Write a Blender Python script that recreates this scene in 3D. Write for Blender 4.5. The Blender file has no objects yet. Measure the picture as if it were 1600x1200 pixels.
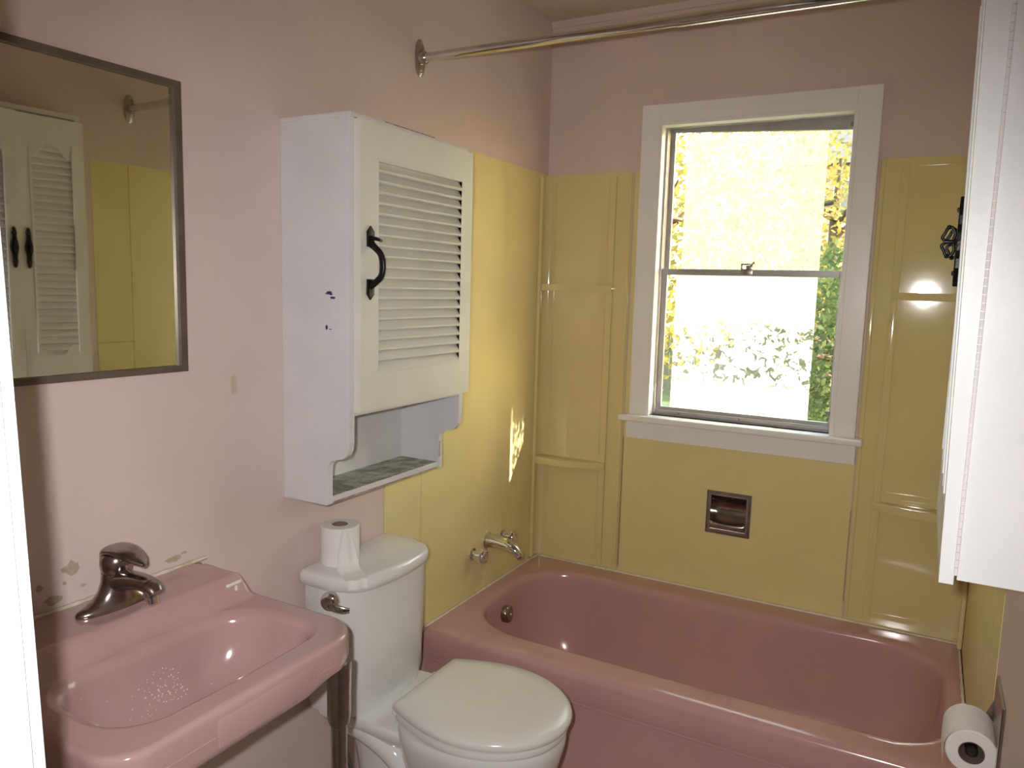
import bpy, bmesh, math, random
from mathutils import Vector, Matrix
random.seed(4)
S = bpy.context.scene
COL = S.collection
PI = math.pi
R = math.radians

# ------------------------------------------------------------ camera
cd_ = bpy.data.cameras.new('camera'); cam = bpy.data.objects.new('camera', cd_); COL.objects.link(cam)
S.camera = cam
yaw, pitch, roll = R(28.5566), R(-7.2147), R(1.5586)
fw = Vector((-math.sin(yaw)*math.cos(pitch), math.cos(yaw)*math.cos(pitch), math.sin(pitch)))
rt = fw.cross(Vector((0, 0, 1))).normalized(); up = rt.cross(fw)
r2 = rt*math.cos(roll) + up*math.sin(roll); u2 = up*math.cos(roll) - rt*math.sin(roll)
M = Matrix((r2, u2, -fw)).transposed().to_4x4(); M.translation = Vector((1.3514, -2.733, 1.4901))
cam.matrix_world = M
cd_.sensor_fit = 'HORIZONTAL'; cd_.sensor_width = 36; cd_.lens = 1191.2*36/1600
cd_.clip_start = 0.02; cd_.clip_end = 200

# ------------------------------------------------------------ world, sun, flash, exposure
S.view_settings.view_transform = 'Standard'; S.view_settings.look = 'None'
S.view_settings.gamma = 1; S.view_settings.use_curve_mapping = False
S.view_settings.exposure = 1.03
S.cycles.max_bounces = 10; S.cycles.diffuse_bounces = 6; S.cycles.transparent_max_bounces = 12
S.cycles.caustics_refractive = True; S.cycles.sample_clamp_indirect = 8
W = bpy.data.worlds.new('world'); S.world = W; W.use_nodes = True
wn = W.node_tree.nodes; wl = W.node_tree.links; wn.clear()
sky = wn.new('ShaderNodeTexSky'); sky.sky_type = 'NISHITA'; sky.sun_disc = False
sky.sun_elevation = R(22); sky.sun_rotation = R(75); sky.air_density = 1.2; sky.dust_density = 1.5; sky.ozone_density = 1.0
bg = wn.new('ShaderNodeBackground'); bg.inputs[1].default_value = 1.2
wo = wn.new('ShaderNodeOutputWorld')
tint = wn.new('ShaderNodeMix'); tint.data_type = 'RGBA'; tint.blend_type = 'MULTIPLY'; tint.inputs[0].default_value = 1.0
tint.inputs[7].default_value = (1.0, 0.91, 0.76, 1)      # camera white balance for the flash: daylight reads warm
wl.new(sky.outputs[0], tint.inputs[6]); wl.new(tint.outputs[2], bg.inputs[0]); wl.new(bg.outputs[0], wo.inputs[0])

sd = bpy.data.lights.new('sun', 'SUN'); sun = bpy.data.objects.new('sun', sd); COL.objects.link(sun)
sd.energy = 12.0; sd.angle = R(0.6); sd.color = (1.0, 0.95, 0.87)
sun.rotation_euler = Vector((-1.0, -0.28, -0.38)).to_track_quat('-Z', 'Y').to_euler()
sun.location = (6, 4, 5)

fd = bpy.data.lights.new('camera_flash', 'SPOT'); fl = bpy.data.objects.new('camera_flash', fd); COL.objects.link(fl)
fd.spot_size = R(104); fd.spot_blend = 0.9; fd.energy = 36.5; fd.shadow_soft_size = 0.012; fd.color = (1.0, 0.98, 0.98)
fl.matrix_world = M @ Matrix.Translation((-0.045, 0.03, 0.0)) @ Matrix.Rotation(R(-9), 4, 'X')

# ------------------------------------------------------------ materials
MATS = {}
def mat(name, col, rough=0.5, metal=0.0, var=0.0, vscale=6.0, bump=0.0, bscale=40.0, col2=None, coat=0.0, thresh=None, spec=None):
    if name in MATS: return MATS[name]
    m = bpy.data.materials.new(name); m.use_nodes = True
    n = m.node_tree.nodes; l = m.node_tree.links
    b = n['Principled BSDF']
    b.inputs['Roughness'].default_value = rough; b.inputs['Metallic'].default_value = metal
    b.inputs['Base Color'].default_value = (*col, 1)
    if coat: b.inputs['Coat Weight'].default_value = coat; b.inputs['Coat Roughness'].default_value = 0.05
    if spec is not None: b.inputs['Specular IOR Level'].default_value = spec
    tc = n.new('ShaderNodeTexCoord')
    if var or col2:
        t = n.new('ShaderNodeTexNoise'); t.inputs['Scale'].default_value = vscale; t.inputs['Detail'].default_value = 6
        l.new(tc.outputs['Object'], t.inputs['Vector'])
        rp = n.new('ShaderNodeValToRGB'); c2 = col2 or tuple(c*(1-var) for c in col)
        lo, hi = thresh or (0.35, 0.65)
        rp.color_ramp.elements[0].position = lo; rp.color_ramp.elements[1].position = hi
        rp.color_ramp.elements[0].color = (*c2, 1); rp.color_ramp.elements[1].color = (*col, 1)
        l.new(t.outputs['Fac'], rp.inputs['Fac']); l.new(rp.outputs['Color'], b.inputs['Base Color'])
    if bump:
        t = n.new('ShaderNodeTexNoise'); t.inputs['Scale'].default_value = bscale; t.inputs['Detail'].default_value = 4
        l.new(tc.outputs['Object'], t.inputs['Vector'])
        bp = n.new('ShaderNodeBump'); bp.inputs['Strength'].default_value = bump; bp.inputs['Distance'].default_value = 0.002
        l.new(t.outputs['Fac'], bp.inputs['Height']); l.new(bp.outputs['Normal'], b.inputs['Normal'])
    MATS[name] = m
    return m
M_wall = mat('pink_wall_paint', (0.67, 0.535, 0.495), 0.6, var=0.06, vscale=3, bump=0.25, bscale=120)
M_ceil = mat('ceiling_paint', (0.60, 0.50, 0.42), 0.7, var=0.05, bump=0.2)
M_yel = mat('yellow_panel', (0.72, 0.61, 0.30), 0.075, var=0.05, vscale=4, bump=0.06, bscale=14)
M_yel2 = mat('yellow_panel_flat', (0.74, 0.63, 0.30), 0.38, var=0.05, vscale=5, bump=0.05, bscale=20)
M_seam = mat('panel_joint', (0.36, 0.28, 0.13), 0.6)
M_pink = mat('pink_enamel', (0.57, 0.325, 0.315), 0.16, var=0.05, vscale=5, coat=0.3)
M_sinkpink = mat('pink_sink_enamel', (0.49, 0.31, 0.295), 0.13, var=0.06, vscale=8, coat=0.4)
M_porc = mat('white_porcelain', (0.74, 0.73, 0.71), 0.10, coat=0.3)
M_seat = mat('white_seat_plastic', (0.75, 0.73, 0.68), 0.18)
M_white = mat('white_cabinet_paint', (0.66, 0.65, 0.655), 0.42, var=0.06, vscale=10, bump=0.3, bscale=90)
M_cream = mat('cream_door_paint', (0.70, 0.68, 0.60), 0.4, var=0.05, vscale=8, bump=0.15, bscale=60)
M_white2 = mat('bright_cabinet_paint', (0.82, 0.82, 0.81), 0.4, var=0.04, vscale=10, bump=0.15, bscale=90)
M_trim = mat('white_trim_paint', (0.84, 0.82, 0.81), 0.28, var=0.03, bump=0.15, bscale=50)
M_jamb = mat('door_frame_paint', (0.82, 0.83, 0.84), 0.35)
M_worn = mat('worn_shelf_paint', (0.52, 0.52, 0.48), 0.6, col2=(0.24, 0.23, 0.16), vscale=28, thresh=(0.42, 0.62), bump=0.4, bscale=60)
M_rub = mat('bare_wood_edge', (0.30, 0.17, 0.12), 0.7, col2=(0.42, 0.38, 0.33), vscale=60)
M_chrome = mat('chrome', (0.78, 0.77, 0.76), 0.09, 1.0, var=0.12, vscale=30)
M_chromed = mat('tarnished_chrome', (0.42, 0.36, 0.34), 0.2, 1.0, var=0.3, vscale=50)
M_steel = mat('brushed_chrome', (0.55, 0.50, 0.46), 0.25, 1.0, var=0.2, vscale=40)
M_iron = mat('black_iron', (0.018, 0.016, 0.016), 0.35, 0.6, bump=0.4, bscale=150)
M_ironb = mat('worn_iron', (0.05, 0.042, 0.038), 0.4, 0.5, col2=(0.14, 0.07, 0.05), vscale=40, thresh=(0.25, 0.4))
M_alu = mat('grey_sash_metal', (0.42, 0.40, 0.39), 0.38, 0.35, var=0.12, vscale=20)
M_alud = mat('dark_sash_track', (0.20, 0.20, 0.19), 0.5, 0.3)
M_brown = mat('brown_frame', (0.16, 0.12, 0.095), 0.42, 0.3, var=0.2, vscale=15)
M_caulk = mat('old_caulk', (0.76, 0.69, 0.55), 0.6, col2=(0.52, 0.43, 0.30), vscale=30, thresh=(0.25, 0.42), bump=0.5, bscale=80)
M_caulkw = mat('green_grout', (0.72, 0.64, 0.53), 0.6, col2=(0.50, 0.45, 0.33), vscale=40)
M_paper = mat('tissue_paper', (0.80, 0.77, 0.74), 0.85, bump=0.5, bscale=260)
M_paper2 = mat('quilted_tissue', (0.80, 0.75, 0.70), 0.85, bump=0.9, bscale=70)
M_card = mat('cardboard_core', (0.22, 0.15, 0.12), 0.85)
M_chip = mat('bare_plaster', (0.48, 0.38, 0.30), 0.8, col2=(0.38, 0.32, 0.22), vscale=70)
M_tape = mat('old_tape', (0.52, 0.44, 0.33), 0.7)
M_pale = mat('chipped_enamel', (0.75, 0.72, 0.68), 0.5)
M_soap = mat('dried_soap', (0.70, 0.62, 0.62), 0.6)
M_ink = mat('blue_ink', (0.02, 0.03, 0.12), 0.4)
M_floor = mat('floor_vinyl', (0.42, 0.33, 0.25), 0.35, var=0.2, vscale=10)
M_hall = mat('hallway_paint', (0.50, 0.45, 0.40), 0.7, var=0.04)
M_grass = mat('grass', (0.10, 0.14, 0.04), 0.9, var=0.4, vscale=2.5)
M_bark = mat('bark', (0.16, 0.11, 0.08), 0.9, var=0.4, vscale=20)
M_fence = mat('weathered_fence', (0.15, 0.13, 0.10), 0.8, var=0.25, vscale=12)
M_brick = mat('far_wall_paint', (0.62, 0.36, 0.28), 0.8, var=0.1)
M_roof = mat('roof_felt', (0.14, 0.12, 0.11), 0.8, var=0.2)
M_hose = mat('braided_hose', (0.30, 0.29, 0.29), 0.3, 0.8, bump=0.8, bscale=400)
M_mirror = mat('mirror_silver', (0.80, 0.80, 0.70), 0.02, 1.0)

def leafmat(name, c1, c2):
    m = bpy.data.materials.new(name); m.use_nodes = True
    n = m.node_tree.nodes; l = m.node_tree.links; n.clear()
    o = n.new('ShaderNodeOutputMaterial'); mx = n.new('ShaderNodeMixShader'); d = n.new('ShaderNodeBsdfDiffuse'); t = n.new('ShaderNodeBsdfTranslucent')
    ns = n.new('ShaderNodeTexNoise'); ns.inputs['Scale'].default_value = 5; tc = n.new('ShaderNodeTexCoord')
    rp = n.new('ShaderNodeValToRGB'); rp.color_ramp.elements[0].position = .35; rp.color_ramp.elements[1].position = .65
    rp.color_ramp.elements[0].color = (*c1, 1); rp.color_ramp.elements[1].color = (*c2, 1)
    l.new(tc.outputs['Object'], ns.inputs['Vector']); l.new(ns.outputs['Fac'], rp.inputs['Fac'])
    l.new(rp.outputs['Color'], d.inputs['Color']); l.new(rp.outputs['Color'], t.inputs['Color'])
    mx.inputs[0].default_value = .5; l.new(d.outputs[0], mx.inputs[1]); l.new(t.outputs[0], mx.inputs[2]); l.new(mx.outputs[0], o.inputs[0])
    return m
M_leafy = leafmat('autumn_leaves', (0.34, 0.25, 0.07), (0.20, 0.21, 0.07))
M_leafg = leafmat('green_leaves', (0.06, 0.10, 0.04), (0.13, 0.15, 0.06))

def glassmat():
    m = bpy.data.materials.new('window_glass'); m.use_nodes = True
    n = m.node_tree.nodes; l = m.node_tree.links; n.clear()
    o = n.new('ShaderNodeOutputMaterial'); mx = n.new('ShaderNodeMixShader'); t = n.new('ShaderNodeBsdfTransparent'); g = n.new('ShaderNodeBsdfGlossy')
    t.inputs[0].default_value = (.95, .97, .95, 1); g.inputs['Roughness'].default_value = 0.02
    lw = n.new('ShaderNodeLayerWeight'); lw.inputs[0].default_value = 0.5
    pw = n.new('ShaderNodeMath'); pw.operation = 'POWER'; pw.inputs[1].default_value = 5.0; l.new(lw.outputs['Facing'], pw.inputs[0])
    f = n.new('ShaderNodeMapRange'); f.inputs[3].default_value = 0.03; f.inputs[4].default_value = 0.7; l.new(pw.outputs[0], f.inputs[0])
    l.new(f.outputs[0], mx.inputs[0]); l.new(t.outputs[0], mx.inputs[1]); l.new(g.outputs[0], mx.inputs[2]); l.new(mx.outputs[0], o.inputs[0])
    return m
M_glass = glassmat()

def filmmat(name, c, clear_lo, clear_hi, scale, base, zband=None, fwd=0.5):
    """stuck-on privacy film: scatters the daylight, clear where the pattern has flaked"""
    m = bpy.data.materials.new(name); m.use_nodes = True
    n = m.node_tree.nodes; l = m.node_tree.links; n.clear()
    o = n.new('ShaderNodeOutputMaterial'); mx = n.new('ShaderNodeMixShader')
    t = n.new('ShaderNodeBsdfTransparent'); trl = n.new('ShaderNodeBsdfTranslucent'); trl.inputs[0].default_value = (*c, 1)
    fo = n.new('ShaderNodeBsdfRefraction'); fo.inputs['Color'].default_value = (*c, 1); fo.inputs['Roughness'].default_value = 0.55; fo.inputs['IOR'].default_value = 1.25
    tr = n.new('ShaderNodeMixShader'); tr.inputs[0].default_value = fwd; l.new(trl.outputs[0], tr.inputs[1]); l.new(fo.outputs[0], tr.inputs[2])
    tc = n.new('ShaderNodeTexCoord'); mp = n.new('ShaderNodeMapping'); mp.inputs['Rotation'].default_value = (0.3, 0.5, 0.4)
    ns = n.new('ShaderNodeTexNoise'); ns.inputs['Scale'].default_value = scale; ns.inputs['Detail'].default_value = 3; ns.inputs['Roughness'].default_value = .55
    ns.inputs['Distortion'].default_value = 1.2
    mr = n.new('ShaderNodeMapRange'); mr.inputs[1].default_value = clear_lo; mr.inputs[2].default_value = clear_hi
    mr.inputs[3].default_value = base[0]; mr.inputs[4].default_value = base[1]
    l.new(tc.outputs['Object'], mp.inputs[0]); l.new(mp.outputs[0], ns.inputs['Vector']); l.new(ns.outputs['Fac'], mr.inputs[0])
    fac = mr.outputs[0]
    if zband:
        # flaking only inside a height band of the pane
        sp = n.new('ShaderNodeSeparateXYZ'); l.new(tc.outputs['Object'], sp.inputs[0])
        a = n.new('ShaderNodeMapRange'); a.interpolation_type = 'SMOOTHSTEP'
        a.inputs[1].default_value = zband[0]; a.inputs[2].default_value = zband[1]; l.new(sp.outputs['Z'], a.inputs[0])
        b = n.new('ShaderNodeMapRange'); b.interpolation_type = 'SMOOTHSTEP'
        b.inputs[1].default_value = zband[3]; b.inputs[2].default_value = zband[2]; l.new(sp.outputs['Z'], b.inputs[0])
        mu = n.new('ShaderNodeMath'); mu.operation = 'MULTIPLY'; l.new(a.outputs[0], mu.inputs[0]); l.new(b.outputs[0], mu.inputs[1])
        # fac = base1 + (mr-base1)*mask
        mi = n.new('ShaderNodeMix'); mi.inputs[2].default_value = base[1]
        l.new(mu.outputs[0], mi.inputs[0]); l.new(mr.outputs[0], mi.inputs[3]); fac = mi.outputs[0]
    l.new(fac, mx.inputs[0]); l.new(t.outputs[0], mx.inputs[1]); l.new(tr.outputs[0], mx.inputs[2]); l.new(mx.outputs[0], o.inputs[0])
    return m
M_film1 = filmmat('leaf_pattern_film', (0.50, 0.485, 0.43), 0.38, 0.62, 45, (0.30, 0.95), fwd=0.0)
M_film2 = filmmat('flaked_film', (0.97, 0.97, 0.95), 0.45, 0.49, 34, (0.03, 0.92), zband=(0.05, 0.12, 0.30, 0.40), fwd=0.30)

# ------------------------------------------------------------ mesh helpers (world coordinates in, stored relative to the root)
def bm_new(): return bmesh.new()
def obj(name, bm, m, parent=None, smooth=None, loc=None):
    o0 = Vector(loc) if loc is not None else (parent['_o'] and Vector(parent['_o']) if parent is not None and '_o' in parent else Vector((0, 0, 0)))
    bmesh.ops.recalc_face_normals(bm, faces=bm.faces)
    bmesh.ops.translate(bm, verts=bm.verts, vec=-o0)
    me = bpy.data.meshes.new(name); bm.to_mesh(me); bm.free()
    me.materials.append(m)
    if smooth is not None:
        me.shade_smooth()
        me.set_sharp_from_angle(angle=R(smooth))
    o = bpy.data.objects.new(name, me); COL.objects.link(o)
    o['_o'] = list(o0)
    if parent is None: o.location = o0
    else:
        o.parent = parent
        po = Vector(parent['_o']); o.location = o0 - po
    return o
def tag(o, label=None, cat=None, group=None, kind=None):
    if label: o['label'] = label
    if cat: o['category'] = cat
    if group: o['group'] = group
    if kind: o['kind'] = kind
    return o
def thing(name, label, cat, loc, group=None, kind=None):
    o = bpy.data.objects.new(name, None); COL.objects.link(o); o.location = loc; o['_o'] = list(loc)
    o.empty_display_size = 0.05
    return tag(o, label, cat, group, kind)
def struct(name, bm, m, parent=None, smooth=None, label=None):
    o = obj(name, bm, m, parent, smooth)
    if parent is None: o['kind'] = 'structure'
    if label: o['label'] = label
    return o
def box(bm, x0, x1, y0, y1, z0, z1, bev=0.0, seg=2):
    r = bmesh.ops.create_cube(bm, size=1)
    vs = r['verts']
    bmesh.ops.scale(bm, verts=vs, vec=(abs(x1-x0), abs(y1-y0), abs(z1-z0)))
    bmesh.ops.translate(bm, verts=vs, vec=((x0+x1)/2, (y0+y1)/2, (z0+z1)/2))
    if bev:
        es = list({e for v in vs for e in v.link_edges})
        bmesh.ops.bevel(bm, geom=es, offset=bev, segments=seg, profile=0.6, affect='EDGES')
    return bm
def B(*a, **k): return box(bm_new(), *a, **k)
def prism(bm, pts, axis, a0, a1, bev=0.0):
    """pts: 2-D outline; axis 0: (y,z) pushed along x, 1: (x,z) along y, 2: (x,y) along z"""
    def P(p, a):
        return {0: (a, p[0], p[1]), 1: (p[0], a, p[1]), 2: (p[0], p[1], a)}[axis]
    v0 = [bm.verts.new(P(p, a0)) for p in pts]; v1 = [bm.verts.new(P(p, a1)) for p in pts]
    f0 = bm.faces.new(v0); f1 = bm.faces.new(v1[::-1])
    n = len(pts)
    for i in range(n): bm.faces.new((v0[i], v0[(i+1) % n], v1[(i+1) % n], v1[i]))
    if bev:
        es = list(f0.edges) + list(f1.edges)
        bmesh.ops.bevel(bm, geom=es, offset=bev, segments=2, profile=0.6, affect='EDGES')
    return bm
def rings(bm, rs, cap0=True, cap1=True, closed=True):
    rows = [[bm.verts.new(p) for p in r] for r in rs]
    n = len(rows[0])
    for a, b in zip(rows, rows[1:]):
        for i in range(n if closed else n-1):
            bm.faces.new((a[i], a[(i+1) % n], b[(i+1) % n], b[i]))
    if cap0: bm.faces.new(rows[0][::-1])
    if cap1: bm.faces.new(rows[-1])
    return bm
def frame_of(d):
    d = Vector(d).normalized(); h = Vector((0, 0, 1)) if abs(d.z) < 0.9 else Vector((1, 0, 0))
    a = d.cross(h).normalized(); b = a.cross(d).normalized()
    return a, b
def lathe(bm, base, axis, prof, n=32, cap0=True, cap1=True):
    """prof: (distance along axis, radius)"""
    base = Vector(base); ax = Vector(axis).normalized(); a, b = frame_of(ax)
    rs = []
    for h, r in prof:
        rs.append([base + ax*h + (a*math.cos(2*PI*i/n) + b*math.sin(2*PI*i/n))*max(r, 1e-4) for i in range(n)])
    return rings(bm, rs, cap0, cap1)
def tube(bm, path, rad, n=12, flat=1.0, upv=None, caps=True):
    """swept round (or flattened) section; rad may be a list or list of (a,b)"""
    path = [Vector(p) for p in path]; rs = []
    for i, p in enumerate(path):
        d = (path[min(i+1, len(path)-1)] - path[max(i-1, 0)]).normalized()
        h = Vector(upv) if upv else (Vector((0, 0, 1)) if abs(d.z) < 0.95 else Vector((1, 0, 0)))
        a = d.cross(h).normalized(); b = a.cross(d).normalized()
        r = rad[i] if isinstance(rad, (list, tuple)) else rad
        ra, rb = r if isinstance(r, (list, tuple)) else (r, r*flat)
        rs.append([p + a*ra*math.cos(2*PI*k/n) + b*rb*math.sin(2*PI*k/n) for k in range(n)])
    return rings(bm, rs, caps, caps)
def smooth_path(pts, sub=8):
    pts = [Vector(p) for p in pts]; out = []
    P = [pts[0]*2-pts[1]] + pts + [pts[-1]*2-pts[-2]]
    for i in range(1, len(P)-2):
        for s in range(sub):
            t = s/sub; p0, p1, p2, p3 = P[i-1], P[i], P[i+1], P[i+2]
            out.append(0.5*((2*p1) + (p2-p0)*t + (2*p0-5*p1+4*p2-p3)*t*t + (3*p1-p0-3*p2+p3)*t**3))
    out.append(pts[-1]); return out
def interp(vals, sub=8):
    out = []
    for a, b in zip(vals, vals[1:]):
        for s in range(sub):
            t = s/sub
            out.append(tuple(x+(y-x)*t for x, y in zip(a, b)) if isinstance(a, tuple) else a+(b-a)*t)
    out.append(vals[-1]); return out
def slab_holes(bm, axis, a0, a1, u0, u1, v0, v1, holes):
    """flat slab with rectangular holes; axis 0: u=y v=z, 1: u=x v=z, 2: u=x v=y"""
    us = sorted({u0, u1, *[h[0] for h in holes], *[h[1] for h in holes]}); vs = sorted({v0, v1, *[h[2] for h in holes], *[h[3] for h in holes]})
    def P(u, v, a): return {0: (a, u, v), 1: (u, a, v), 2: (u, v, a)}[axis]
    V = {}
    def vert(i, j, k):
        if (i, j, k) not in V: V[(i, j, k)] = bm.verts.new(P(us[i], vs[j], (a0, a1)[k]))
        return V[(i, j, k)]
    def solid(i, j):
        if i < 0 or j < 0 or i >= len(us)-1 or j >= len(vs)-1: return False
        cu, cv = (us[i]+us[i+1])/2, (vs[j]+vs[j+1])/2
        return not any(h[0] < cu < h[1] and h[2] < cv < h[3] for h in holes)
    for i in range(len(us)-1):
        for j in range(len(vs)-1):
            if not solid(i, j): continue
            for k in (0, 1): bm.faces.new([vert(i, j, k), vert(i+1, j, k), vert(i+1, j+1, k), vert(i, j+1, k)])
            for (di, dj, e) in ((-1, 0, ((i, j), (i, j+1))), (1, 0, ((i+1, j), (i+1, j+1))), (0, -1, ((i, j), (i+1, j))), (0, 1, ((i, j+1), (i+1, j+1)))):
                if not solid(i+di, j+dj):
                    (p, q), (r_, s_) = e
                    bm.faces.new([vert(p, q, 0), vert(r_, s_, 0), vert(r_, s_, 1), vert(p, q, 1)])
    return bm
def rr_ray(hx0, hx1, hy0, hy1, rads, th):
    """distance from the origin to a rounded rectangle (-hx0..hx1, -hy0..hy1); rads = (++, -+, --, +-)"""
    c, s = math.cos(th), math.sin(th)
    def inside(t):
        x, y = t*c, t*s
        if x > hx1 or x < -hx0 or y > hy1 or y < -hy0: return False
        r = rads[0] if (x >= 0 and y >= 0) else rads[1] if (x < 0 and y >= 0) else rads[2] if x < 0 else rads[3]
        ex = (hx1 - r) if x >= 0 else (hx0 - r); ey = (hy1 - r) if y >= 0 else (hy0 - r)
        ax, ay = abs(x)-ex, abs(y)-ey
        if ax > 0 and ay > 0: return ax*ax+ay*ay <= r*r
        return True
    lo, hi = 0, 5
    for _ in range(34):
        m = (lo+hi)/2
        if inside(m): lo = m
        else: hi = m
    return lo
def sstep(a, b, x):
    t = max(0, min(1, (x-a)/(b-a))); return t*t*(3-2*t)
def blob(bm, axis, a, c, rad, n=11, jit=0.4, th=0.0006, seed=1, sx=1, sz=1):
    rn = random.Random(seed)
    pts = [(c[0]+sx*rad*math.cos(2*PI*i/n)*(1+rn.uniform(-jit, jit)), c[1]+sz*rad*math.sin(2*PI*i/n)*(1+rn.uniform(-jit, jit))) for i in range(n)]
    return prism(bm, pts, axis, a, a+th)

WX = 1.524; HC = 2.49; YN = -2.41; PT = 0.003       # room width, ceiling, near wall, panel thickness

# ------------------------------------------------------------ room shell
wb_ = slab_holes(bm_new(), 1, 0.0, 0.060, -0.12, WX+0.12, -0.02, HC+0.02, [(0.445, 1.125, 1.03, 2.105), (0.703, 0.836, 0.634, 0.766)])
wall_back = struct('wall_back', wb_, M_wall)
wall_left = struct('wall_left', B(-0.1, 0, -3.9, 0.0, -0.02, HC+0.02), M_wall)
wall_right = struct('wall_right', B(WX, WX+0.1, YN, 0.0, -0.02, HC+0.02), M_wall)
wall_near = struct('wall_near', slab_holes(bm_new(), 1, YN-0.12, YN, 0.0, WX, 0.0, HC, [(0.64, 1.50, 0.0, 2.03)]), M_wall)
struct('wall_hallway', B(0, 2.2, -4.0, -3.9, -0.02, HC+0.02), M_hall)
struct('wall_hallway_right', B(2.2, 2.3, -3.9, YN-0.12, -0.02, HC+0.02), M_hall)
struct('wall_hallway_near', B(WX, 2.2, YN-0.12, YN, -0.02, HC+0.02), M_hall)
struct('floor', B(-0.1, 2.3, -4.0, 0.085, -0.1, 0.0), M_floor)
struct('ceiling', B(-0.1, 2.3, -4.0, 0.085, HC, HC+0.1), M_ceil)
bm = bm_new(); prism(bm, [(0, HC), (0, HC-0.022), (-0.006, HC-0.022), (-0.014, HC)], 0, 0.0, WX)
struct('trim_1', bm, M_wall)

# door opening the photograph is taken through: jamb, stop and room-side casing
def lean(bm):     # the old frame stands out of plumb
    for v in bm.verts: v.co.x -= 0.001 + (v.co.z-1.08)*0.052
    return bm
door = struct('door_1', lean(B(0.69, 0.745, YN-0.12, YN, 0, 2.03, bev=0.002)), M_jamb)
struct('door_stop', lean(B(0.745, 0.757, YN-0.085, YN-0.045, 0, 2.02, bev=0.002)), M_jamb, door)
struct('door_casing', lean(B(0.655, 0.738, YN, YN+0.014, 0, 2.06, bev=0.004)), M_jamb, door)
struct('door_casing', B(1.488, 1.52, YN, YN+0.014, 0, 2.09, bev=0.003), M_jamb, door)
struct('head_casing', B(0.58, 1.52, YN, YN+0.014, 2.03, 2.10, bev=0.003), M_jamb, door)
struct('door_jamb', B(1.488, 1.50, YN-0.12, YN, 0, 2.03, bev=0.002), M_jamb, door)

# marks on the left wall
for nm, m, c, r, sx, sz, sd_ in (('plaster_chip', M_chip, (-1.93, 0.955), 0.012, 1.3, 1, 3), ('plaster_chip', M_chip, (-1.965, 0.905), 0.011, 1.8, .7, 4),
        ('plaster_chip', M_chip, (-1.716, 0.905), 0.010, 1.7, .6, 5), ('plaster_chip', M_chip, (-1.99, 0.935), 0.006, 1, 1, 6),
        ('plaster_chip', M_chip, (-1.945, 0.93), 0.004, 1, 1, 8), ('plaster_chip', M_chip, (-1.69, 0.912), 0.004, 2, .7, 9), ('plaster_chip', M_chip, (-1.91, 0.915), 0.003, 2, 1, 12)):
    obj(nm, blob(bm_new(), 0, 0.0, c, r, seed=sd_, sx=sx, sz=sz), m, wall_left)
obj('tape_scrap', prism(bm_new(), [(-1.556, 1.237), (-1.541, 1.238), (-1.541, 1.276), (-1.545, 1.281), (-1.549, 1.277), (-1.555, 1.278)], 0, 0, 0.0008), M_tape, wall_left)
bm = bm_new(); lathe(bm, (0.0, -1.672, 0.973), (1, 0, 0), [(0, .009), (.0008, .009), (.0008, .0066), (0.0002, .0066)], 20)
obj('filled_hole', bm, M_wall, wall_left)

# ------------------------------------------------------------ window
win = thing('window_1', None, None, (0.77, 0.0, 1.03)); win['kind'] = 'structure'
CX0, CX1, CZ1 = 0.38, 1.165, 2.151     # casing outline
IX0, IX1, IZ0, IZ1 = 0.448, 1.095, 1.035, 2.085
bm = bm_new()
box(bm, CX0, IX0+.004, -0.02, 0, 1.026, CZ1, bev=.003)
box(bm, IX1-.004, CX1, -0.02, 0, 1.026, CZ1, bev=.003)
box(bm, IX0+.003, IX1-.003, -0.0195, 0, IZ1-.004, CZ1-.0005, bev=.003)
obj('casing', bm, M_trim, win)
bm = bm_new()   # stepped inner bead and reveal
for a, b in ((IX0-.004, IX0+.010), (IX1-.010, IX1+.004)):
    box(bm, a, b, -0.024, 0.03, 1.03, IZ1+.004, bev=.002)
box(bm, IX0, IX1, -0.0235, 0.03, IZ1-.010, IZ1+.004, bev=.002)
obj('inner_bead', bm, M_trim, win)
bm = bm_new(); box(bm, 0.350, 1.190, -0.055, 0.03, 1.006, 1.030, bev=.007, seg=3)
obj('window_sill', bm, M_trim, win, smooth=30)
bm = bm_new(); box(bm, 0.372, 1.170, -0.020, 0, 0.938, 1.006, bev=.003)
obj('window_apron', bm, M_trim, win)
# metal outer frame
FX0, FX1, FZ0, FZ1 = 0.445, 1.125, 1.03, 2.105
bm = bm_new(); slab_holes(bm, 1, 0.030, 0.056, FX0, FX1, FZ0, FZ1, [(0.467, 1.110, 1.045, 2.075)])
obj('metal_frame', bm, M_alu, win)
bm = bm_new()
box(bm, 0.448, 0.466, 0.022, 0.032, 1.036, 2.09, bev=.002); box(bm, 1.080, 1.094, 0.022, 0.032, 1.036, 2.09, bev=.002)
box(bm, 0.466, 1.080, 0.022, 0.032, 2.072, 2.09, bev=.002); box(bm, 0.466, 1.080, 0.022, 0.032, 1.036, 1.050, bev=.002)
obj('frame_lip', bm, M_alu, win)
def sash(x0, x1, z0, z1, y0, y1, wl_, wr_, wb, wt, tilt=0.0):
    bm = bm_new()
    prism(bm, [(x0, z0), (x0+wl_, z0), (x0+wl_, z1), (x0, z1)], 1, y0, y1, bev=.0015)
    prism(bm, [(x1-wr_, z0), (x1, z0), (x1, z1), (x1-wr_, z1)], 1, y0, y1, bev=.0015)
    prism(bm, [(x0+wl_, z0), (x1-wr_, z0), (x1-wr_, z0+wb), (x0+wl_, z0+wb)], 1, y0, y1, bev=.0015)
    prism(bm, [(x0+wl_, z1-wt), (x1-wr_, z1-wt-tilt), (x1-wr_, z1), (x0+wl_, z1)], 1, y0, y1, bev=.0015)
    return bm
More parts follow.
